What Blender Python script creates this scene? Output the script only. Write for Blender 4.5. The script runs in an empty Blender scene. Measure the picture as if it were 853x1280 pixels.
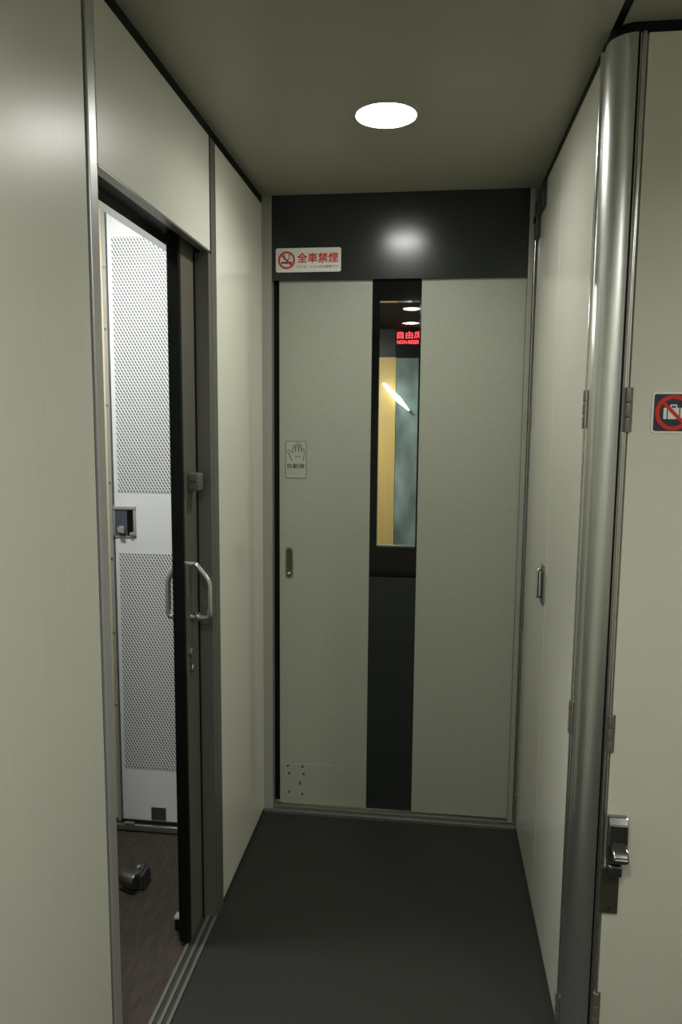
import bpy, bmesh, math
from mathutils import Vector, Matrix

SC = bpy.context.scene
COL = SC.collection
PI = math.pi

# ---------------------------------------------------------------- materials
def new_mat(name):
    m = bpy.data.materials.new(name); m.use_nodes = True
    nt = m.node_tree
    return m, nt, nt.nodes['Principled BSDF']

def mat(name, col, rough=.4, metal=0, noise=0, nscale=300, bump=0, stretch=(1, 1, 1), spec=.5, aniso=0):
    m, nt, b = new_mat(name)
    b.inputs['Base Color'].default_value = (*col, 1)
    b.inputs['Roughness'].default_value = rough
    b.inputs['Metallic'].default_value = metal
    b.inputs['Specular IOR Level'].default_value = spec
    if aniso: b.inputs['Anisotropic'].default_value = aniso
    if noise or bump:
        tc = nt.nodes.new('ShaderNodeTexCoord')
        mp = nt.nodes.new('ShaderNodeMapping'); mp.inputs['Scale'].default_value = stretch
        n = nt.nodes.new('ShaderNodeTexNoise'); n.inputs['Scale'].default_value = nscale
        n.inputs['Detail'].default_value = 3
        nt.links.new(tc.outputs['Object'], mp.inputs['Vector'])
        nt.links.new(mp.outputs['Vector'], n.inputs['Vector'])
        if noise:
            r = nt.nodes.new('ShaderNodeMapRange')
            r.inputs['From Min'].default_value = .25; r.inputs['From Max'].default_value = .75
            r.inputs['To Min'].default_value = 1 - noise; r.inputs['To Max'].default_value = 1 + noise
            nt.links.new(n.outputs['Fac'], r.inputs['Value'])
            mx = nt.nodes.new('ShaderNodeVectorMath'); mx.operation = 'SCALE'
            mx.inputs[0].default_value = col
            nt.links.new(r.outputs['Result'], mx.inputs['Scale'])
            nt.links.new(mx.outputs['Vector'], b.inputs['Base Color'])
        if bump:
            bp = nt.nodes.new('ShaderNodeBump'); bp.inputs['Strength'].default_value = bump
            bp.inputs['Distance'].default_value = .001
            nt.links.new(n.outputs['Fac'], bp.inputs['Height'])
            nt.links.new(bp.outputs['Normal'], b.inputs['Normal'])
    return m

def emit(name, col, strength):
    m, nt, b = new_mat(name)
    b.inputs['Base Color'].default_value = (.8, .8, .8, 1)
    b.inputs['Emission Color'].default_value = (*col, 1)
    b.inputs['Emission Strength'].default_value = strength
    return m

def glass_mat(name):
    m = bpy.data.materials.new(name); m.use_nodes = True
    nt = m.node_tree; nt.nodes.clear()
    out = nt.nodes.new('ShaderNodeOutputMaterial')
    tr = nt.nodes.new('ShaderNodeBsdfTransparent'); tr.inputs['Color'].default_value = (.93, .95, .93, 1)
    gl = nt.nodes.new('ShaderNodeBsdfGlossy'); gl.inputs['Roughness'].default_value = .01
    fr = nt.nodes.new('ShaderNodeFresnel'); fr.inputs['IOR'].default_value = 1.45
    mx = nt.nodes.new('ShaderNodeMixShader')
    nt.links.new(fr.outputs[0], mx.inputs[0]); nt.links.new(tr.outputs[0], mx.inputs[1])
    nt.links.new(gl.outputs[0], mx.inputs[2]); nt.links.new(mx.outputs[0], out.inputs[0])
    return m

def perforated_mat(name, base, hole, pitch=.0104, rows=.0092):
    """white sheet with staggered slanted punched slots"""
    m, nt, b = new_mat(name)
    L = nt.links.new
    def M(op, a, c=None):
        n = nt.nodes.new('ShaderNodeMath'); n.operation = op
        for i, v in enumerate((a, c)):
            if v is None: continue
            if isinstance(v, (int, float)): n.inputs[i].default_value = v
            else: L(v, n.inputs[i])
        return n.outputs[0]
    tc = nt.nodes.new('ShaderNodeTexCoord'); sx = nt.nodes.new('ShaderNodeSeparateXYZ')
    L(tc.outputs['Object'], sx.inputs[0])
    zr = M('DIVIDE', sx.outputs['Z'], rows)
    row = M('FLOOR', zr)
    off = M('MULTIPLY', M('FLOORED_MODULO', row, 2.0), .5)
    u = M('MULTIPLY', M('SUBTRACT', M('FRACT', M('ADD', M('DIVIDE', sx.outputs['X'], pitch), off)), .5), pitch)
    v = M('MULTIPLY', M('SUBTRACT', M('FRACT', zr), .5), rows)
    a = M('ADD', M('MULTIPLY', u, .5), M('MULTIPLY', v, -.866))
    c = M('ADD', M('MULTIPLY', u, .866), M('MULTIPLY', v, .5))
    d = M('ADD', M('POWER', M('DIVIDE', a, .0047), 2.0), M('POWER', M('DIVIDE', c, .0023), 2.0))
    f = M('LESS_THAN', d, 1.0)
    mx = nt.nodes.new('ShaderNodeMix'); mx.data_type = 'RGBA'
    L(f, mx.inputs['Factor'])
    mx.inputs['A'].default_value = (*base, 1); mx.inputs['B'].default_value = (*hole, 1)
    L(mx.outputs['Result'], b.inputs['Base Color'])
    b.inputs['Roughness'].default_value = .45
    return m

PANEL = (.645, .645, .56)
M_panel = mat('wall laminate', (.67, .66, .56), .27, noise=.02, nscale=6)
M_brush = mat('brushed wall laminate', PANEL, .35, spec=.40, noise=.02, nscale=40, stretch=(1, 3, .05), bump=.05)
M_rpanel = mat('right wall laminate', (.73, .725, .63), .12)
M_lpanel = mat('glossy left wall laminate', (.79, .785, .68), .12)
M_anod = mat('anodised aluminium', (.56, .56, .55), .36, metal=.55)
M_bead = mat('bright bead strip', (.66, .66, .64), .22, metal=1)
M_hinge = mat('hinge metal', (.22, .21, .165), .4, metal=.5)
M_latchpaint = mat('dark blue grey latch plate', (.075, .08, .10), .35)
M_ceil = mat('ceiling laminate', (.35, .345, .275), .35, noise=.03, nscale=4)
M_black = mat('black gasket', (.005, .006, .0055), .5, spec=.2)
M_joint = mat('dark grey joint', (.03, .03, .027), .5)
M_header = mat('black header laminate', (.021, .026, .024), .20, spec=.5)
M_strip = mat('dark green grey laminate', (.018, .024, .022), .35)
M_door = mat('speckled door laminate', (.372, .392, .318), .45, noise=.16, nscale=420)
M_trim = mat('grey painted trim', (.33, .33, .29), .35)
M_alu = mat('satin aluminium', (.55, .56, .55), .28, metal=1)
M_steel = mat('brushed stainless column', (.74, .76, .74), .33, metal=1, noise=.04, nscale=60, stretch=(3, 3, .02))
M_dalu = mat('dull aluminium', (.21, .21, .19), .42, metal=.6)
M_chrome = mat('chrome', (.80, .80, .82), .20, metal=1)
M_dchrome = mat('dark chrome', (.28, .28, .29), .22, metal=1)
M_latchchrome = mat('dark polished chrome', (.38, .38, .39), .13, metal=1)
M_closer = mat('dark closer casting', (.05, .05, .05), .4, metal=.3)
M_brass = mat('aged brass', (.35, .30, .19), .35, metal=1)
M_bronze = mat('bronzed plate', (.10, .10, .07), .4, metal=.6)
M_track = mat('dark track metal', (.06, .06, .055), .45, metal=.5)
M_stop = mat('satin grey steel', (.16, .16, .17), .28, metal=.9)
M_floor = mat('dark rubber floor', (.024, .024, .020), .56, spec=.35, noise=.25, nscale=500, bump=.15)
M_cfloor = mat('brown grained floor', (.036, .027, .0165), .7, noise=.45, nscale=90, stretch=(1, .22, 1), bump=.2)
M_white = mat('white painted steel', (.74, .75, .75), .4)
M_perf = perforated_mat('perforated white steel', (.74, .75, .75), (.05, .05, .048))
M_cdoor = mat('compartment door face', (.115, .11, .085), .4)
M_rubber = mat('black rubber', (.003, .005, .004), .35, spec=.25)
M_cream = mat('cream paint', (.62, .55, .36), .5)
M_plastic = mat('grey plastic', (.10, .10, .088), .45)
M_glass = glass_mat('window glass')
M_blackglass = mat('black glass border', (.004, .004, .004), .06)
M_beige = mat('beige wall board', (.66, .47, .16), .5, noise=.08, nscale=30, stretch=(6, 1, .1))
M_dark = mat('dark grey board', (.022, .025, .028), .5)
M_darker = mat('near black ceiling', (.006, .006, .006), .8, spec=.1)
M_teal = mat('teal glass with painted reflections', (.20, .27, .25), .3, noise=.6, nscale=8, stretch=(1, 1, .55))  # noise blotches painted in for reflections in the glass
M_signwhite = mat('sign white', (.80, .80, .77), .35)
M_signred = mat('sign red', (.62, .035, .02), .4)
M_signink = mat('sign black ink', (.05, .05, .05), .5)
M_signnavy = mat('sign navy', (.035, .042, .055), .35)
M_signgrey = mat('sticker grey green', (.43, .44, .37), .35)
M_signline = mat('sticker dark line', (.10, .12, .09), .5)
M_lamp = emit('lamp glow', (1, 1, .94), 50)
M_vlamp = emit('vestibule lamp glow', (1, 1, .92), 30)
M_clamp = emit('compartment lamp glow', (.98, 1, .98), 190)
M_glamp = emit('added passage lamp glow', (1, 1, .95), 900)
M_streak = emit('reflection streak glow', (1, 1, .97), 5)  # glow of the streak that imitates a window reflection
M_led = emit('red led glow', (1, .015, .03), 3.0)

# ---------------------------------------------------------------- mesh helpers
def box(x0, x1, y0, y1, z0, z1, bevel=0, bm=None, seg=2):
    t = bmesh.new()
    bmesh.ops.create_cube(t, size=1)
    for v in t.verts:
        v.co = Vector(((x0 + x1) / 2 + v.co.x * (x1 - x0), (y0 + y1) / 2 + v.co.y * (y1 - y0), (z0 + z1) / 2 + v.co.z * (z1 - z0)))
    if bevel:
        bmesh.ops.bevel(t, geom=t.edges[:], offset=bevel, segments=seg, affect='EDGES', profile=.5)
    if bm is None: return t
    return join(bm, t)

def join(bm, t):
    me = bpy.data.meshes.new('tmp'); t.to_mesh(me); t.free(); bm.from_mesh(me); bpy.data.meshes.remove(me)
    return bm

def cyl(p0, p1, r0, r1=None, seg=24, bevel=0, bm=None):
    r1 = r0 if r1 is None else r1
    p0, p1 = Vector(p0), Vector(p1); d = p1 - p0
    t = bmesh.new()
    bmesh.ops.create_cone(t, cap_ends=True, segments=seg, radius1=r0, radius2=r1, depth=d.length)
    if bevel:
        es = [e for e in t.edges if len([f for f in e.link_faces if len(f.verts) > 4]) == 1]
        bmesh.ops.bevel(t, geom=es, offset=bevel, segments=3, affect='EDGES', profile=.5)
    q = d.to_track_quat('Z', 'Y').to_matrix().to_4x4()
    bmesh.ops.transform(t, matrix=Matrix.Translation((p0 + p1) / 2) @ q, verts=t.verts)
    if bm is None: return t
    return join(bm, t)

def tube(pts, r, seg=14, sub=5, bm=None):
    """smooth-cornered round bar through points"""
    P = [Vector(p) for p in pts]
    path = [P[0]]
    for i in range(1, len(P) - 1):
        a, b, c = P[i - 1], P[i], P[i + 1]
        k = min((b - a).length, (c - b).length, .045) * .35
        s, e = b + (a - b).normalized() * k, b + (c - b).normalized() * k
        for j in range(sub + 1):
            u = j / sub
            path.append(s * (1 - u) ** 2 + b * 2 * u * (1 - u) + e * u * u)
    path.append(P[-1])
    t = bmesh.new(); rings = []
    up = None
    for i, p in enumerate(path):
        d = (path[min(i + 1, len(path) - 1)] - path[max(i - 1, 0)]).normalized()
        if up is None: up = d.orthogonal().normalized()
        up = (up - d * up.dot(d)).normalized(); sd = d.cross(up)
        rings.append([t.verts.new(p + (up * math.cos(2 * PI * k / seg) + sd * math.sin(2 * PI * k / seg)) * r) for k in range(seg)])
    for a, b in zip(rings, rings[1:]):
        for k in range(seg): t.faces.new((a[k], a[(k + 1) % seg], b[(k + 1) % seg], b[k]))
    t.faces.new(rings[0][::-1]); t.faces.new(rings[-1])
    if bm is None: return t
    return join(bm, t)

def prism(outline, a0, a1, axis='y', bm=None):
    """outline of 2D points extruded along an axis: axis y -> (x,z); axis z -> (x,y); axis x -> (y,z)"""
    t = bmesh.new()
    def P(u, v, a): return {'y': (u, a, v), 'z': (u, v, a), 'x': (a, u, v)}[axis]
    A = [t.verts.new(P(u, v, a0)) for u, v in outline]; B = [t.verts.new(P(u, v, a1)) for u, v in outline]
    n = len(outline)
    t.faces.new(A); t.faces.new(B[::-1])
    for i in range(n): t.faces.new((A[i], B[i], B[(i + 1) % n], A[(i + 1) % n]))
    bmesh.ops.recalc_face_normals(t, faces=t.faces)
    if bm is None: return t
    return join(bm, t)

def rrect(x0, x1, z0, z1, r, n=5):
    o = []
    for cx, cz, a in ((x1 - r, z1 - r, 0), (x0 + r, z1 - r, 90), (x0 + r, z0 + r, 180), (x1 - r, z0 + r, 270)):
        for k in range(n + 1):
            t = math.radians(a + 90 * k / n); o.append((cx + r * math.cos(t), cz + r * math.sin(t)))
    return o

def ring(cx, cz, r0, r1, y0, y1, n=48, bm=None):
    """flat ring standing in the xz plane"""
    t = bmesh.new(); V = []
    for k in range(n):
        a = 2 * PI * k / n; c, s = math.cos(a), math.sin(a)
        V.append([t.verts.new((cx + r * c, y, cz + r * s)) for r, y in ((r0, y0), (r1, y0), (r1, y1), (r0, y1))])
    for k in range(n):
        a, b = V[k], V[(k + 1) % n]
        for i in range(4): t.faces.new((a[i], a[(i + 1) % 4], b[(i + 1) % 4], b[i]))
    bmesh.ops.recalc_face_normals(t, faces=t.faces)
    if bm is None: return t
    return join(bm, t)

def lathe(profile, center, seg=48, bm=None):
    """profile of (r,z) about a vertical axis, absolute z"""
    t = bmesh.new(); rings = []
    for r, z in profile:
        rings.append([t.verts.new((center[0] + r * math.cos(2 * PI * k / seg), center[1] + r * math.sin(2 * PI * k / seg), z)) for k in range(seg)] if r > 1e-6 else [t.verts.new((center[0], center[1], z))])
    for a, b in zip(rings, rings[1:]):
        for k in range(seg):
            q = [a[k % len(a)], a[(k + 1) % len(a)], b[(k + 1) % len(b)], b[k % len(b)]]
            u = []
            for v in q:
                if v not in u: u.append(v)
            if len(u) > 2: t.faces.new(u)
    bmesh.ops.recalc_face_normals(t, faces=t.faces)
    if bm is None: return t
    return join(bm, t)

def ribbon(pts, w, y0, y1, closed=False, bm=None):
    """line of width w drawn in the xz plane, as a thin solid"""
    P = [Vector((p[0], p[1])) for p in pts]; n = len(P)
    L, R = [], []
    for i in range(n):
        a = P[(i - 1) % n] if closed or i > 0 else P[i]
        b = P[(i + 1) % n] if closed or i < n - 1 else P[i]
        d = (b - a).normalized(); nn = Vector((-d.y, d.x)) * w / 2
        L.append(P[i] + nn); R.append(P[i] - nn)
    t = bmesh.new()
    lo = [[t.verts.new((q.x, y, q.y)) for q in S] for S in (L, R) for y in (y0, y1)]
    A, A2, B, B2 = lo
    for i in range(n if closed else n - 1):
        j = (i + 1) % n
        t.faces.new((A[i], A[j], B[j], B[i])); t.faces.new((A2[i], B2[i], B2[j], A2[j]))
        t.faces.new((A[i], A2[i], A2[j], A[j])); t.faces.new((B[i], B[j], B2[j], B2[i]))
    bmesh.ops.recalc_face_normals(t, faces=t.faces)
    if bm is None: return t
    return join(bm, t)

def half_round(cx, cy, r, ang, z0, z1, depth=.004, n=10):
    """upright half-round strip; ang is the direction it bulges to"""
    o = []
    for k in range(n + 1):
        t = ang - PI / 2 + PI * k / n; o.append((cx + r * math.cos(t), cy + r * math.sin(t)))
    bx, by = -math.cos(ang) * depth, -math.sin(ang) * depth
    o += [(o[-1][0] + bx, o[-1][1] + by), (o[0][0] + bx, o[0][1] + by)]
    return prism(o, z0, z1, 'z')

def origin_of(o):
    v = Vector(o.location)
    while o.parent: o = o.parent; v += o.location
    return v

def obj(name, bm, m, parent=None, smooth=None, **props):
    """links a bmesh as ONE mesh object whose origin is its bottom centre"""
    xs = [v.co for v in bm.verts]
    org = Vector(((min(c.x for c in xs) + max(c.x for c in xs)) / 2, (min(c.y for c in xs) + max(c.y for c in xs)) / 2, min(c.z for c in xs)))
    bmesh.ops.translate(bm, vec=-org, verts=bm.verts)
    me = bpy.data.meshes.new(name); bm.to_mesh(me); bm.free()
    me.materials.append(m)
    o = bpy.data.objects.new(name, me); COL.objects.link(o)
    o.location = org - (origin_of(parent) if parent else Vector())
    if parent: o.parent = parent
    if smooth:
        for p in me.polygons: p.use_smooth = True
        try: me.set_sharp_from_angle(angle=math.radians(smooth))
        except Exception: pass
    for k, v in props.items(): o[k] = v
    return o

def thing(name, label, cat, loc, group=None, kind=None):
    o = bpy.data.objects.new(name, None); COL.objects.link(o); o.location = loc
    o.empty_display_size = .05
    o['label'] = label; o['category'] = cat
    if group: o['group'] = group
    if kind: o['kind'] = kind
    return o

def struct(name, bm, m, label=None, cat=None, smooth=None):
    o = obj(name, bm, m, None, smooth, kind='structure')
    if label: o['label'] = label
    if cat: o['category'] = cat
    return o

def text_bm(s, width, height, cx, z0, y0, y1, bold=0):
    """lettering as a thin solid standing in the xz plane, facing -y, fitted to width x height"""
    cu = bpy.data.curves.new('tmp_text', 'FONT'); cu.body = s
    to = bpy.data.objects.new('tmp_text', cu); COL.objects.link(to)
    dg = bpy.context.evaluated_depsgraph_get()
    me = bpy.data.meshes.new_from_object(to.evaluated_get(dg))
    bm = bmesh.new(); bm.from_mesh(me)
    bpy.data.meshes.remove(me); bpy.data.objects.remove(to); bpy.data.curves.remove(cu)
    X = [v.co.x for v in bm.verts]; Y = [v.co.y for v in bm.verts]
    sx, sy = width / (max(X) - min(X)), height / (max(Y) - min(Y)); mx, my = (max(X) + min(X)) / 2, min(Y)
    for v in bm.verts: v.co = Vector((cx + (v.co.x - mx) * sx, y0, z0 + (v.co.y - my) * sy))
    if bold:
        base = bm.copy(); k = 0
        for dx, dz in ((bold, 0), (0, bold), (bold, bold)):
            t = base.copy(); k += 1
            for v in t.verts: v.co += Vector((dx, .00004 * k, dz))
            join(bm, t)
        base.free()
    g = bmesh.ops.extrude_face_region(bm, geom=bm.faces[:])
    for e in g['geom']:
        if isinstance(e, bmesh.types.BMVert): e.co.y += y1 - y0
    bmesh.ops.recalc_face_normals(bm, faces=bm.faces)
    return bm

# ---------------------------------------------------------------- layout (metres)
XL, XR, D, H = -.5776, .3151, 2.4824, 2.14
ZW = 2.113                    # top of the wall panels, black cove above
BACK, XV = -1.9, 1.45         # vestibule behind the camera
YF = 1.510                    # face of the wall right of the column

# ---------------------------------------------------------------- shell
struct('floor', box(XL - .005, XV, BACK, D + .02, -.05, 0), M_floor, 'dark grey rubber floor of the narrow train corridor', 'floor')
cbm = box(XL - .10, XR + .004, BACK, D + .02, H, H + .04)
struct('ceiling', cbm, M_ceil, 'olive grey ceiling panel above the corridor with the round lamp', 'ceiling')
struct('ceiling.001', box(XR + .022, XV, BACK, YF + .06, H, H + .04), M_ceil, 'olive grey ceiling panel above the wall with the luggage sign', 'ceiling')
struct('trim_1', box(XR + .004, XR + .022, BACK, D + .02, H + .006, H + .04), M_black, 'black seam running along the ceiling towards the column', 'trim')

# left side
struct('wall_left', box(XL - .07, XL, BACK, 1.204, 0, ZW, .001), M_brush, 'pale grey left wall panel nearest the camera with a soft lamp highlight', 'wall')
bm = box(XL - .08, XL, 1.2175, 1.2475, 0, ZW, .002)
struct('trim_2', bm, M_anod, 'aluminium upright post between nearest left panel and doorway', 'trim')
struct('trim_3', box(XL - .07, XL - .006, 1.204, 1.2175, 0, ZW), M_joint, 'black joint beside the aluminium doorway post', 'trim')
struct('wall_left.001', box(XL - .018, XL, 1.249, 1.886, 1.832, ZW, .001), M_brush, 'pale grey header panel above the left doorway', 'wall')
struct('trim_4', box(XL - .03, XL - .006, 1.886, 1.897, 1.832, ZW), M_black, 'black joint at the far end of the doorway header panel', 'trim')
struct('wall_left.002', box(XL - .03, XL, 1.938, D, .012, ZW, .001), M_lpanel, 'pale grey left wall panel between doorway and far sliding door', 'wall')
struct('baseboard_left', box(XL - .03, XL - .004, 1.938, D, 0, .012), M_black, 'black gap under the far left wall panel', 'baseboard')
# jamb with bright edge
bm = box(XL - .036, XL - .001, 1.872, 1.897, 0, 1.826)
box(XL - .03, XL + .001, 1.897, 1.938, 0, ZW, .0015, bm)
struct('trim_25', box(XL - .0392, XL - .036, 1.866, 1.90, 0, 1.826), M_black, 'black slit between the sliding door and its jamb', 'trim')
struct('trim_5', bm, M_dalu, 'dull metal jamb strip on the far side of the left doorway', 'trim')
# cove strips
struct('trim_6', box(XL - .03, XL - .003, BACK, D, ZW, H), M_black, 'black cove line along the top of the left wall', 'trim')
# underside of the doorway header: metal lip, track slot, inner lip
struct('trim_7', box(XL - .019, XL + .0005, 1.249, 1.872, 1.827, 1.832), M_dalu, 'metal lip under the doorway header panel', 'trim')
struct('trim_8', box(XL - .082, XL - .0185, 1.249, 2.45, 1.848, 1.868), M_black, 'black door track slot above the left doorway', 'trim')
struct('trim_9', box(XL - .108, XL - .082, 1.249, 2.27, 1.826, 1.90), M_alu, 'grey metal inner lip of the doorway header', 'trim')
struct('wall_left.003', box(XL - .108, XL - .084, 1.249, 2.27, 1.90, H), M_white, 'white compartment wall above the doorway lip', 'wall')
# threshold with raised rails
t = struct('trim_10', box(XL - .050, XL + .000, 1.2475, 1.872, -.004, .0025), M_track, 'grooved metal threshold track in the left doorway', 'trim')
for xx in (-.045, -.024, -.004): obj('rail', box(XL + xx - .0045, XL + xx + .0045, 1.2475, 1.872, .0025, .0065, .001), M_dalu, t)

# compartment behind the left doorway
CX0 = -1.75
struct('floor.001', box(CX0, XL - .05, .6, 2.6, -.05, 0), M_cfloor, 'brown grained floor of the compartment behind the left doorway', 'floor')
struct('ceiling.002', box(CX0, XL - .10, .6, 2.6, H, H + .04), M_white, 'white ceiling of the compartment behind the left doorway', 'ceiling')
struct('wall_compartment', box(CX0 - .04, CX0, .6, 2.6, 0, H), M_trim, 'grey far side wall of the compartment', 'wall')
struct('wall_compartment.001', box(CX0, XL - .07, .56, .6, 0, H), M_trim, 'grey near end wall of the compartment', 'wall')
bm = box(CX0, -1.047, 2.288, 2.34, 0, H)
box(-1.047, -.60, 2.36, 2.40, 0, H, 0, bm)
struct('wall_compartment.002', bm, M_cream, 'cream back wall of the compartment beside the white door', 'wall')
struct('wall_pocket', box(XL - .075, XL - .069, 1.945, 2.48, 0, 1.82), M_dalu, 'metal lining of the pocket behind the sliding door', 'wall')

# white perforated door
wd = thing('door_1', 'white steel door with two perforated fields, seen through the left doorway', 'door', (-.86, 2.29, .034), kind='structure')
obj('door_leaf', box(-1.034, -.672, 2.282, 2.31, .034, 2.075, .002), M_white, wd)
obj('perforated_panel', box(-1.019, -.69, 2.2808, 2.2822, 1.168, 1.972), M_perf, wd, label='upper perforated field of the white door')
obj('perforated_panel', box(-1.021, -.69, 2.2808, 2.2822, .222, .966), M_perf, wd, label='lower perforated field of the white door')
# latch recess: frame of four bars, back, thumb lever
lx0, lx1, lz0, lz1 = -1.037, -.960, 1.020, 1.123
bm = box(lx0, lx1, 2.2765, 2.282, lz1 - .012, lz1, .0015)
box(lx0, lx1, 2.2785, 2.282, lz0, lz0 + .004, .0005, bm); box(lx0, lx0 + .005, 2.2785, 2.282, lz0, lz1, .0005, bm); box(lx1 - .009, lx1, 2.2785, 2.282, lz0, lz1, .0005, bm)
la = obj('latch_frame', bm, M_anod, wd, 30)
obj('latch_plate', box(lx0 + .005, lx0 + .047, 2.2795, 2.2815, lz0 + .004, lz1 - .012), M_latchpaint, wd)
obj('latch_recess', box(lx0 + .047, lx1 - .009, 2.2812, 2.2818, lz0 + .004, lz1 - .012), M_rubber, wd)
bm = prism([(0, 0), (.004, -.010), (.022, -.014), (.021, .004), (.015, .009), (.003, .009)], 2.262, 2.279)
for v in bm.verts: v.co.x += -1.018; v.co.z += 1.048
bmesh.ops.bevel(bm, geom=bm.edges[:], offset=.002, segments=2, affect='EDGES')
obj('latch_lever', bm, M_anod, wd, 40)
obj('latch_button', cyl((-.974, 2.281, 1.031), (-.974, 2.272, 1.031), .007, bevel=.002), M_chrome, wd, 40)
obj('vent_plate', box(-.931, -.879, 2.279, 2.282, .040, .085, .001), M_bronze, wd, label='small bronze plate at the foot of the white door')
# its frame and sill
bm = box(-1.048, -1.0365, 2.272, 2.31, .03, 2.10, .002)
fr = struct('trim_11', bm, M_trim, 'grey metal frame upright left of the white perforated door, with screws', 'trim')
for z in (.45, .70, .95, 1.2, 1.45, 1.69, 1.88):
    obj('screw', cyl((-1.0425, 2.272, z), (-1.0425, 2.2695, z), .0045, .0035, 12), M_alu, fr)
bm = box(-1.20, -.66, 2.262, 2.31, .004, .026, .004)
struct('trim_12', bm, M_alu, 'metal sill bar at the foot of the white door', 'trim', 40)
struct('trim_13', box(-1.20, -.66, 2.275, 2.31, .026, .034), M_black, 'black gap under the white perforated door', 'trim')
struct('trim_14', box(-1.02, -.985, 2.255, 2.268, .024, .036, .002), M_dalu, 'small dark clip on the left end of the sill bar', 'trim')

# compartment sliding door, standing half in its wall pocket
sd = thing('door_2', 'dark grey sliding door with black rubber edge, half open in the left doorway', 'door', (XL - .05, 2.1, .008), kind='structure')
obj('door_leaf', box(-.643, -.617, 1.768, 2.44, .010, 1.846, .001), M_cdoor, sd)
obj('rubber_edge', box(-.646, -.615, 1.752, 1.768, .010, 1.846, .003), M_rubber, sd)
hy = 1.81
for s, x0, pr, n in ((1, -.617, .050, 'outer'), (-1, -.643, .036, 'inner')):
    hb = tube([(x0, hy, 1.030), (x0 + s * pr * .30, hy, 1.030), (x0 + s * pr, hy, .988), (x0 + s * pr, hy, .890), (x0, hy, .890)], .0075, sub=5)
    h = obj('door_handle', hb, M_chrome, sd, 60, label='chrome bow handle on the %s face of the sliding door' % ('corridor' if s > 0 else 'compartment'))
    cb = cyl((x0, hy, .892), (x0 + s * .006, hy, .892), .013, bevel=.001)
    cyl((x0 + s * .010, hy, .892), (x0 + s * .024, hy, .892), .0115, bevel=.003, bm=cb)
    obj('collar', cb, M_alu, h, 40)
obj('lock_plate', box(-.617, -.6145, 1.785, 1.805, .83, .955, .001), M_dalu, sd)
obj('lock_cylinder', cyl((-.617, 1.795, .800), (-.609, 1.795, .800), .011, bevel=.001), M_dalu, sd, 40)
obj('latch_hook', tube([(-.6145, 1.79, .775), (-.611, 1.80, .768), (-.611, 1.792, .752), (-.6145, 1.805, .745)], .0022, 8), M_alu, sd, 60)
kb = obj('latch_keeper', box(-.617, -.586, 1.792, 1.832, 1.222, 1.268, .005, seg=3), M_plastic, sd, 40)
bm = cyl((-.605, 1.792, 1.247), (-.605, 1.7905, 1.247), .0025, seg=12); cyl((-.597, 1.792, 1.247), (-.597, 1.7905, 1.247), .0025, seg=12, bm=bm)
obj('screw', bm, M_rubber, kb)
obj('keeper_plate', box(-.617, -.6155, 1.778, 1.84, 1.205, 1.275), M_cdoor, sd)
bm = box(-.672, -.646, 1.79, 1.812, .012, .046, .002)
g = obj('bottom_guide', bm, M_rubber, sd)
obj('guide_cap', box(-.673, -.646, 1.788, 1.813, .046, .053, .0015), M_trim, g)

# floor door stop in the compartment
ds = thing('door_stop', 'metal door stop with black bumper standing on the brown compartment floor', 'door stop', (-.855, 1.985, 0))
bm = prism([(-.828, 0), (-.828, .036), (-.838, .050), (-.860, .054), (-.872, .044), (-.872, 0)], 1.958, 2.018, 'y')
bmesh.ops.bevel(bm, geom=bm.edges[:], offset=.006, segments=3, affect='EDGES')
obj('body', bm, M_stop, ds, 40)
bm = cyl((-.846, 1.950, .034), (-.904, 1.975, .034), .0235, .0235, 28, .007)
obj('bumper', bm, M_stop, ds, 40)
obj('base_plate', box(-.884, -.828, 1.950, 2.028, 0, .004, .001), M_dchrome, ds)
obj('bolt', cyl((-.856, 1.99, .054), (-.856, 1.99, .060), .008, .006, 16, .001), M_chrome, ds, 40)

# ---------------------------------------------------------------- far wall
struct('wall_far', box(-.545, .2885, 2.470, 2.52, 1.868, H, .001), M_header, 'black header panel above the far sliding door, mirroring the lamp', 'wall')
struct('trim_15', box(XL, -.545, 2.462, 2.53, .004, H), M_trim, 'grey corner upright left of the far sliding door', 'trim')
bm = box(.289, .3045, 2.468, 2.53, .004, H, .0015); box(.3045, XR, 2.474, 2.53, .004, H, 0, bm)
struct('trim_26', half_round(.3095, 2.474, .0036, -PI / 2, .022, 2.05), M_bead, 'thin bright bead along the corner upright right of the sliding door', 'trim', 35)
struct('trim_16', bm, M_trim, 'grey corner upright right of the far sliding door', 'trim')
struct('trim_17', box(-.545, -.523, 2.50, 2.53, .026, 1.868), M_black, 'black gap at the left edge of the far sliding door', 'trim')
bm = box(XL, XR, 2.452, 2.56, -.002, .012, .002); box(XL, XR, 2.468, 2.48, .012, .022, .002, bm)
struct('trim_18', bm, M_dalu, 'worn metal threshold under the far sliding door', 'trim')

fd = thing('door_3', 'grey speckled sliding door with narrow black window strip at corridor end', 'door', (-.117, D + .02, .026), kind='structure')
FY, BY = D, D + .035
obj('door_leaf', box(-.523, -.209, FY, BY, .026, 1.880, .001), M_door, fd, label='left speckled leaf field')
obj('door_leaf', box(-.047, .2885, FY, BY, .026, 1.880, .001), M_door, fd, label='right speckled leaf field')
obj('lower_strip', box(-.209, -.047, FY + .001, BY, .026, .872, .001), M_strip, fd, label='dark green grey strip below the window')
gx0, gx1, gz0, gz1 = -.185, -.0525, .977, 1.800
bm = box(-.209, gx0, FY + .0005, BY, .872, 1.880); box(gx1, -.047, FY + .0005, BY, .872, 1.880, 0, bm)
box(gx0, gx1, FY + .0005, BY, .872, gz0, 0, bm); box(gx0, gx1, FY + .0005, BY, gz1, 1.880, 0, bm)
wf = obj('window_frame', bm, M_blackglass, fd, label='glossy black window border')
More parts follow.
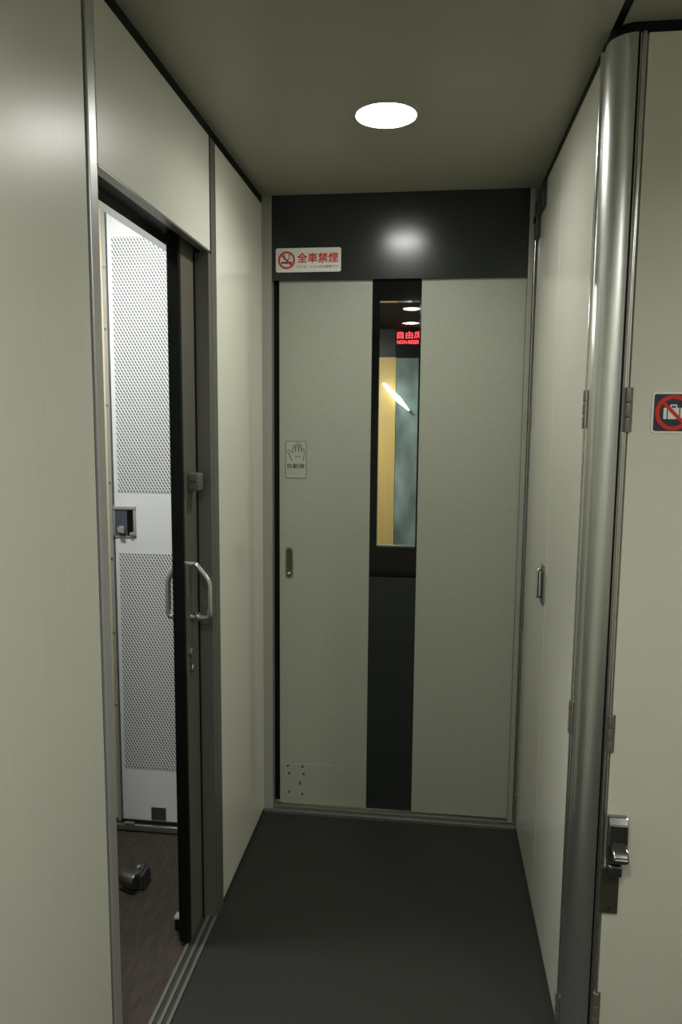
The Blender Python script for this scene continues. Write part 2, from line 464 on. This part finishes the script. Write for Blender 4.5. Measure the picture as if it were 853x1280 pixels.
obj('window_glass', box(gx0, gx1, FY + .004, FY + .008, gz0, gz1), M_glass, fd)
obj('glass_bead', box(gx0, gx1, FY + .009, FY + .020, gz0, gz0 + .007, .001), M_alu, fd)
# recessed pull
cx = -.4885
bm = prism(rrect(cx - .013, cx + .013, .858, .968, .0125, 8), FY - .002, FY + .0005)
pl = obj('recessed_pull', bm, M_brass, fd, label='small brass finger pull')
obj('pull_hollow', prism(rrect(cx - .0085, cx + .0085, .864, .962, .0083, 8), FY - .0026, FY - .0019), M_bronze, pl)
obj('pull_catch', cyl((cx, FY - .002, .876), (cx, FY - .008, .874), .0075, .005, 18, .002), M_chrome, pl, 40)
# cover plate with screws at the door foot
cp = obj('cover_plate', box(-.507, -.424, FY - .001, FY + .0005, .046, .178, .0004), M_door, fd, label='small screwed cover plate at the foot of the door')
for x, z in ((-.494, .168), (-.440, .168), (-.489, .140), (-.436, .140), (-.490, .068), (-.441, .064)):
    obj('screw', cyl((x, FY - .001, z), (x, FY - .0022, z), .0045, .0035, 12), M_bronze, cp)
obj('scratch', ribbon([(-.452, .112), (-.449, .104), (-.446, .098)], .004, FY - .0015, FY - .0009), M_rubber, cp)
obj('kick_plate', box(-.424, -.211, FY - .0008, FY + .0005, .028, .180, .0003), M_door, fd)

# hand sticker on the door
hx0, hx1, hz0, hz1 = -.5025, -.4285, 1.209, 1.336
st = thing('door_sticker', 'grey outlined hand sticker on the left half of the far sliding door', 'sticker', (-.4655, FY - .0005, hz0))
obj('sheet', prism(rrect(hx0, hx1, hz0, hz1, .006), FY - .0008, FY - .0001), M_signgrey, st)
obj('border', ribbon(rrect(hx0 + .001, hx1 - .001, hz0 + .001, hz1 - .001, .006), .0018, FY - .0014, FY - .0007, True), M_signline, st)
def hp(a, b): return (hx0 + (a - 258) / 330 * (hx1 - hx0), hz1 - (b - 255) / 560 * (hz1 - hz0))
hand = [(372, 556), (345, 520), (318, 455), (290, 408), (305, 384), (338, 400), (372, 440), (376, 370), (384, 322), (398, 306), (412, 322), (416, 370), (420, 415),
        (424, 340), (436, 292), (452, 286), (464, 304), (463, 360), (464, 415), (474, 345), (486, 306), (502, 306), (510, 330), (508, 385), (507, 425), (520, 375), (534, 356), (547, 372), (552, 430), (546, 510), (534, 548)]
obj('hand_outline', ribbon([hp(*q) for q in hand], .0024, FY - .0014, FY - .0007), M_signline, st)
obj('palm_mark', prism([hp(*q) for q in ((400, 480), (420, 470), (500, 465), (510, 485), (490, 500), (420, 510))], FY - .0013, FY - .0007), M_trim, st)
obj('lettering', text_bm('自動扉', .060, .0165, -.4655, hz0 + .0335, FY - .0014, FY - .0007, .0006), M_signline, st)
bm = ribbon([(-.492, hz0 + .026), (-.442, hz0 + .026)], .0012, FY - .0013, FY - .0007)
for z, a, b in ((.019, -.494, -.437), (.012, -.492, -.452)): ribbon([(a, hz0 + z), (b, hz0 + z)], .0012, FY - .0013, FY - .0007, bm=bm)
obj('fine_print', bm, M_trim, st)

# no smoking sign on the black header
SY = 2.470
sx0, sx1, sz0, sz1 = -.531, -.313, 1.894, 1.971
sg = thing('no_smoking_sign', 'white no smoking sign with red lettering on the black header', 'sign', ((sx0 + sx1) / 2, SY, sz0))
obj('plate', prism(rrect(sx0, sx1, sz0, sz1, .006), SY - .003, SY), M_signwhite, sg)
ccx, ccz = sx0 + .0365, (sz0 + sz1) / 2
a = SY - .0038; b_ = SY - .0029
obj('red_ring', ribbon([(ccx - .019, ccz + .019), (ccx + .019, ccz - .019)], .0055, a - .0006, b_, bm=ring(ccx, ccz, .0225, .0285, a - .0004, b_)), M_signred, sg)
bm = ribbon([(ccx - .018, ccz - .008), (ccx + .018, ccz - .008)], .006, a, b_)
ribbon([(ccx + .004, ccz), (ccx + .010, ccz + .006), (ccx + .006, ccz + .013), (ccx + .011, ccz + .019)], .0028, a, b_, bm=bm)
ribbon([(ccx - .010, ccz + .001), (ccx - .006, ccz + .008), (ccx - .009, ccz + .014), (ccx - .005, ccz + .019)], .0028, a, b_, bm=bm)
obj('cigarette_symbol', bm, M_signink, sg)
obj('lettering', text_bm('全車禁煙', .136, .031, sx0 + .140, sz0 + .029, a, b_, .0014), M_signred, sg)
obj('fine_print', text_bm('（デッキ・トイレ内も禁煙です）', .140, .0085, sx0 + .140, sz0 + .0125, a, b_), M_signink, sg)

# ---------------------------------------------------------------- right wall: two narrow leaf doors
struct('wall_right', box(XR + .022, XR + .06, 1.60, 2.60, 0, ZW), M_trim, 'grey wall core behind the right cupboard doors', 'wall')
struct('trim_19', box(XR + .003, XR + .05, 1.59, D, ZW, H), M_black, 'black cove line along the top of the right wall', 'trim')
struct('baseboard_right', box(XR + .004, XR + .022, 1.60, 2.474, 0, .014), M_black, 'black gap under the right wall doors', 'baseboard')
SEAM = 2.020
da = thing('door_4', 'far pale grey cupboard door in the right wall, next to the sliding door', 'door', (XR + .01, 2.24, .014), kind='structure')
obj('door_leaf', box(XR, XR + .02, SEAM + .0012, 2.462, .014, ZW, .0015), M_rpanel, da)
db = thing('door_5', 'near pale grey cupboard door in the right wall, next to the steel column', 'door', (XR + .01, 1.81, .014), kind='structure')
obj('door_leaf', box(XR, XR + .02, 1.600, SEAM - .0012, .014, ZW, .0015), M_rpanel, db)

def hinge(parent, x, y, z0, z1, axis):
    """knuckle hinge: barrel of three knuckles with two leaves"""
    bm = bmesh.new(); n = 3; g = .0015
    for k in range(n):
        a = z0 + (z1 - z0) * k / n + (g / 2 if k else 0); b = z0 + (z1 - z0) * (k + 1) / n - (g / 2 if k < n - 1 else 0)
        cyl((x, y, a), (x, y, b), .0055, seg=16, bevel=.0008, bm=bm)
    if axis == 'y': box(x + .001, x + .003, y - .014, y + .014, z0, z1, 0, bm)
    else: box(x - .009, x + .009, y + .001, y + .003, z0, z1, 0, bm)
    return obj('hinge', bm, M_hinge, parent, 40)
for z0, z1 in ((1.383, 1.453), (.718, .788), (.070, .130)): hinge(da, XR - .002, 2.461, z0, z1, 'y')
for z0, z1 in ((1.389, 1.468), (.727, .801), (.035, .105)): hinge(db, XR - .002, 1.590, z0, z1, 'y')
# dark closer bracket at the far top corner
bm = box(XR - .014, XR, 2.405, 2.455, 1.975, 2.085, .004)
cb = obj('door_closer', bm, M_closer, da, 40)
obj('closer_arm', box(XR - .012, XR, 2.30, 2.412, 2.035, 2.108, .004), M_closer, cb, 40)
obj('closer_pivot', cyl((XR - .019, 2.43, 2.03), (XR, 2.43, 2.03), .010, bevel=.002), M_rubber, cb, 40)
# lift handle near the seam
hz = (.898, 1.008)
hd = obj('handle_plate', box(XR - .003, XR, 2.046, 2.098, hz[0], hz[1], .001), M_dchrome, da, 30)
obj('handle_hollow', box(XR - .0036, XR - .0028, 2.058, 2.088, hz[0] + .022, hz[1] - .022), M_rubber, hd)
bm = tube([(XR - .003, 2.088, hz[1] - .014), (XR - .013, 2.085, hz[1] - .016), (XR - .013, 2.085, hz[0] + .016), (XR - .003, 2.088, hz[0] + .014)], .004, 10)
obj('handle_bar', bm, M_chrome, hd, 60)
obj('strike_plate', box(XR - .002, XR, 2.022, 2.042, hz[0] + .012, hz[1] - .025, .0005), M_trim, da)

# ---------------------------------------------------------------- column and the wall right of it
R_ = .047; ZT = 2.121
cc = (XR + R_, YF + R_)
out = [(cc[0] + R_ * math.cos(PI + (PI / 2) * k / 16), cc[1] + R_ * math.sin(PI + (PI / 2) * k / 16)) for k in range(17)]
out += [(cc[0], cc[1] + .04), (XR + .003, cc[1] + .04), (XR + .003, cc[1] + .012), (XR, cc[1] + .012)]
struct('trim_20', prism(out, 0, ZT, 'z'), M_steel, 'rounded stainless steel corner column, right of the corridor', 'column', 35)
o2 = [(cc[0] + (R_ - .004) * math.cos(PI + (PI / 2) * k / 16), cc[1] + (R_ - .004) * math.sin(PI + (PI / 2) * k / 16)) for k in range(17)]
o2 += [(XV, YF + .004), (XV, YF + .05), (XR + .004, YF + .09)]
struct('trim_21', prism(o2, ZT, H, 'z'), M_black, 'black cove line wrapping over the column and right wall', 'trim', 35)
struct('trim_22', join(box(XR + .003, XR + .03, 1.570, 1.5985, 0, ZT), half_round(XR + .003, 1.588, .0075, PI, 0, ZT)), M_bead, 'bright aluminium edge strip left of the steel column', 'trim', 35)
struct('trim_23', box(cc[0], cc[0] + .005, YF + .008, YF + .04, 0, ZT), M_black, 'black joint right of the steel column', 'trim')
struct('trim_24', join(box(cc[0] + .0045, cc[0] + .0170, YF + .003, YF + .04, 0, ZT), half_round(cc[0] + .0115, YF + .003, .0050, -PI / 2, 0, ZT)), M_bead, 'aluminium edge strip between steel column and right panel', 'trim', 35)
rd = thing('door_6', 'pale grey door panel right of the column, carrying the luggage sign', 'door', (.8, YF + .015, .01), kind='structure')
obj('door_leaf', box(cc[0] + .0185, XV - .02, YF, YF + .03, .01, ZT - .002, .0015), M_panel, rd)
for z0, z1 in ((1.383, 1.470), (.723, .804), (.095, .180)): hinge(rd, cc[0] + .0155, YF - .003, z0, z1, 'x')
# lever latch
bm = prism([(YF, .588), (YF - .012, .588), (YF - .0235, .5755), (YF - .0235, .490), (YF, .490)], .381, .419, 'x')
bmesh.ops.bevel(bm, geom=bm.edges[:], offset=.0015, segments=2, affect='EDGES')
lt = obj('latch_body', bm, M_latchchrome, rd, 30, label='chrome lever latch on the right door panel')
bm = prism([(YF - .012, .500), (YF - .048, .505), (YF - .048, .516), (YF - .030, .536), (YF - .012, .541)], .386, .417, 'x')
bmesh.ops.bevel(bm, geom=bm.edges[:], offset=.003, segments=2, affect='EDGES')
obj('latch_lever', bm, M_latchchrome, lt, 40)
obj('latch_nose', box(.382, .411, YF - .028, YF, .462, .489, .005, seg=3), M_dchrome, lt, 40)
pb = obj('latch_plate', box(.3745, .4105, YF - .006, YF, .368, .470, .0015), M_bronze, rd, label='dark bronze plate below the chrome latch')
bm = cyl((.393, YF - .006, .450), (.393, YF - .0075, .450), .004, seg=12); cyl((.393, YF - .006, .380), (.393, YF - .0075, .380), .004, seg=12, bm=bm)
obj('screw', bm, M_dchrome, pb)

# luggage sign
kx0, kx1, kz0, kz1 = .4225, .5035, 1.3815, 1.4615
ks = thing('no_luggage_sign', 'square no luggage sign on the panel right of the steel column', 'sign', ((kx0 + kx1) / 2, YF, kz0))
obj('plate', prism(rrect(kx0, kx1, kz0, kz1, .007), YF - .002, YF), M_signwhite, ks)
obj('dark_field', prism(rrect(kx0 + .0042, kx1 - .0042, kz0 + .0042, kz1 - .0042, .004), YF - .0026, YF - .0019), M_signnavy, ks)
mx_, mz = (kx0 + kx1) / 2, (kz0 + kz1) / 2
bm = prism(rrect(mx_ - .0105, mx_ + .0105, mz - .0125, mz + .0095, .001), YF - .0032, YF - .0025)
prism(rrect(mx_ - .0185, mx_ - .0125, mz - .0125, mz + .0095, .002), YF - .0032, YF - .0025, bm=bm)
prism(rrect(mx_ + .0125, mx_ + .0185, mz - .0125, mz + .0095, .002), YF - .0032, YF - .0025, bm=bm)
ribbon([(mx_ - .006, mz + .009), (mx_ - .005, mz + .0145), (mx_ + .005, mz + .0145), (mx_ + .006, mz + .009)], .003, YF - .0032, YF - .0025, bm=bm)
obj('suitcase_symbol', bm, M_signwhite, ks)
bm = ring(mx_, mz, .0265, .0345, YF - .0038, YF - .0025)
ribbon([(mx_ - .0205, mz + .0205), (mx_ + .0205, mz - .0205)], .0065, YF - .0040, YF - .0025, bm=bm)
obj('prohibition_ring', bm, M_signred, ks)

# ---------------------------------------------------------------- vestibule behind the camera
struct('wall_right.001', box(XV, XV + .04, BACK, YF + .05, 0, H), M_panel, 'pale grey vestibule wall right of the luggage sign panel', 'wall')
struct('wall_back', box(XL - .10, XV, BACK - .04, BACK, 0, H), M_panel, 'pale grey vestibule wall opposite the sliding door', 'wall')

# ---------------------------------------------------------------- lamps
def downlight(label, x, y, z, r, m, watts=0, spread=150, drop=.012):
    t = thing('ceiling_light', label, 'ceiling light', (x, y, z))
    obj('diffuser', lathe([(0, z - drop), (r * .35, z - drop * .95), (r * .65, z - drop * .72), (r * .88, z - drop * .38), (r, z - .0005), (0, z - .0005)], (x, y)), m, t, 40)
    obj('trim_ring', lathe([(r * 1.01, z), (r * 1.01, z - .005), (r * 1.10, z - .004), (r * 1.17, z - .0005), (r * 1.17, z)], (x, y)), M_ceil, t, 40)
    if watts:                                   # the downward beam of the fitting's reflector
        la = bpy.data.lights.new('beam', 'AREA'); la.shape = 'DISK'; la.size = r * 1.9; la.energy = watts
        la.spread = math.radians(spread); la.color = (1, 1, .935)
        lo = bpy.data.objects.new('beam', la); COL.objects.link(lo); lo.parent = t; lo.location = (0, 0, -drop - .004)
    return t
downlight('round recessed lamp glowing in the ceiling above the corridor', -.130, 1.872, H, .073, M_lamp, 2.8, 156, .008)
downlight('upper white lamp oval mirrored at the top of the door window', -.150, .13, H, .066, M_vlamp, 8.5, 160)
downlight('lower white lamp oval mirrored above the red sign in the door window', -.178, -.53, H, .066, M_vlamp, 3.0, 160)
downlight('added unseen vestibule lamp brightening the luggage sign wall', 1.12, .40, H, .066, M_vlamp, 7.0, 160)  # unseen lamp added to brighten the right panel
downlight('round lamp in the compartment ceiling lighting the white perforated door', -1.0, 1.70, H, .09, M_clamp)

# ---------------------------------------------------------------- passage beyond the sliding door
GC = 1.968
struct('floor.002', box(-1.0, .9, D + .08, 4.6, -.05, 0), M_floor, 'dark floor of the passage beyond the sliding door', 'floor')
struct('ceiling.003', box(-1.0, .9, D + .06, 4.6, GC, GC + .04), M_darker, 'dark ceiling of the passage seen through the door window', 'ceiling')
struct('wall_passage', box(-1.04, -1.0, D + .08, 4.6, 0, GC), M_dark, 'dark left side wall of the passage beyond the sliding door', 'wall')
struct('wall_passage.001', box(.9, .94, D + .08, 4.6, 0, GC), M_dark, 'dark right side wall of the passage beyond the sliding door', 'wall')
struct('wall_passage.002', box(-1.0, -.2305, 4.50, 4.54, 0, 1.80), M_beige, 'beige wall board seen through the narrow door window', 'wall')
struct('wall_passage.003', box(-1.0, .9, 4.50, 4.54, 1.80, GC), M_dark, 'dark board above the beige wall, beyond the door window', 'wall')
gd = thing('door_7', 'teal grey door with painted blotchy reflections seen through the narrow door window', 'door', (.2, 4.52, 0), kind='structure')
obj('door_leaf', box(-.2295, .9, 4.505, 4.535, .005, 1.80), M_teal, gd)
downlight('added unseen lamp lighting the passage, left of the window view', -.62, 3.75, GC, .052, M_glamp)  # unseen lamp added so the passage boards are lit
ld = thing('led_sign', 'red glowing LED sign seen through the top of the door window', 'sign', (-.14, 4.49, 1.865))
obj('housing', box(-.236, .12, 4.472, 4.50, 1.802, 1.966, .003), M_rubber, ld)
obj('lettering', text_bm('自由席', .150, .043, -.150, 1.906, 4.467, 4.471), M_led, ld)
obj('small_lettering', text_bm('NON-RESERVED', .175, .022, -.138, 1.875, 4.467, 4.471), M_led, ld)
sl = thing('reflection_streak', 'slanting white window reflection, built as a glowing tube before the boards', 'light', (-.225, 4.46, 1.47))  # added glowing tube standing in for a reflection in the window glass
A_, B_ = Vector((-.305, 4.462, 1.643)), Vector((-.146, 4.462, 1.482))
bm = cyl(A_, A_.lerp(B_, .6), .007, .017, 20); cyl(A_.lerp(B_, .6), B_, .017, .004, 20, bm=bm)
obj('tube', bm, M_streak, sl, 60)
for f in (.1, .9):
    c = A_.lerp(B_, f); obj('bracket', cyl(c, c + Vector((0, .044, 0)), .004, seg=12), M_dark, sl)  # brackets invented to hold the added streak

# ---------------------------------------------------------------- world, camera, view
w = bpy.data.worlds.new('World'); SC.world = w; w.use_nodes = True
w.node_tree.nodes['Background'].inputs[0].default_value = (.01, .011, .01, 1)
f, yaw, pit, rol, hc = 916.33, .1234, .1182, .0083, 1.3925
cy_, sy_, cp_, sp_ = math.cos(yaw), math.sin(yaw), math.cos(pit), math.sin(pit)
fw = Vector((-sy_ * cp_, cy_ * cp_, -sp_)); r = Vector((cy_, sy_, 0)); u = r.cross(fw)
r2 = r * math.cos(rol) + u * math.sin(rol); u2 = u * math.cos(rol) - r * math.sin(rol)
cam = bpy.data.cameras.new('camera'); co = bpy.data.objects.new('camera', cam); COL.objects.link(co)
cam.sensor_fit = 'VERTICAL'; cam.sensor_height = 36; cam.lens = f / 1280 * 36; cam.clip_start = .02
m4 = Matrix((r2, u2, -fw)).transposed().to_4x4(); m4.translation = (0, 0, hc)
co.matrix_world = m4
SC.camera = co
vs = SC.view_settings
vs.view_transform = 'Standard'; vs.look = 'None'; vs.gamma = 1; vs.exposure = 0; vs.use_curve_mapping = False
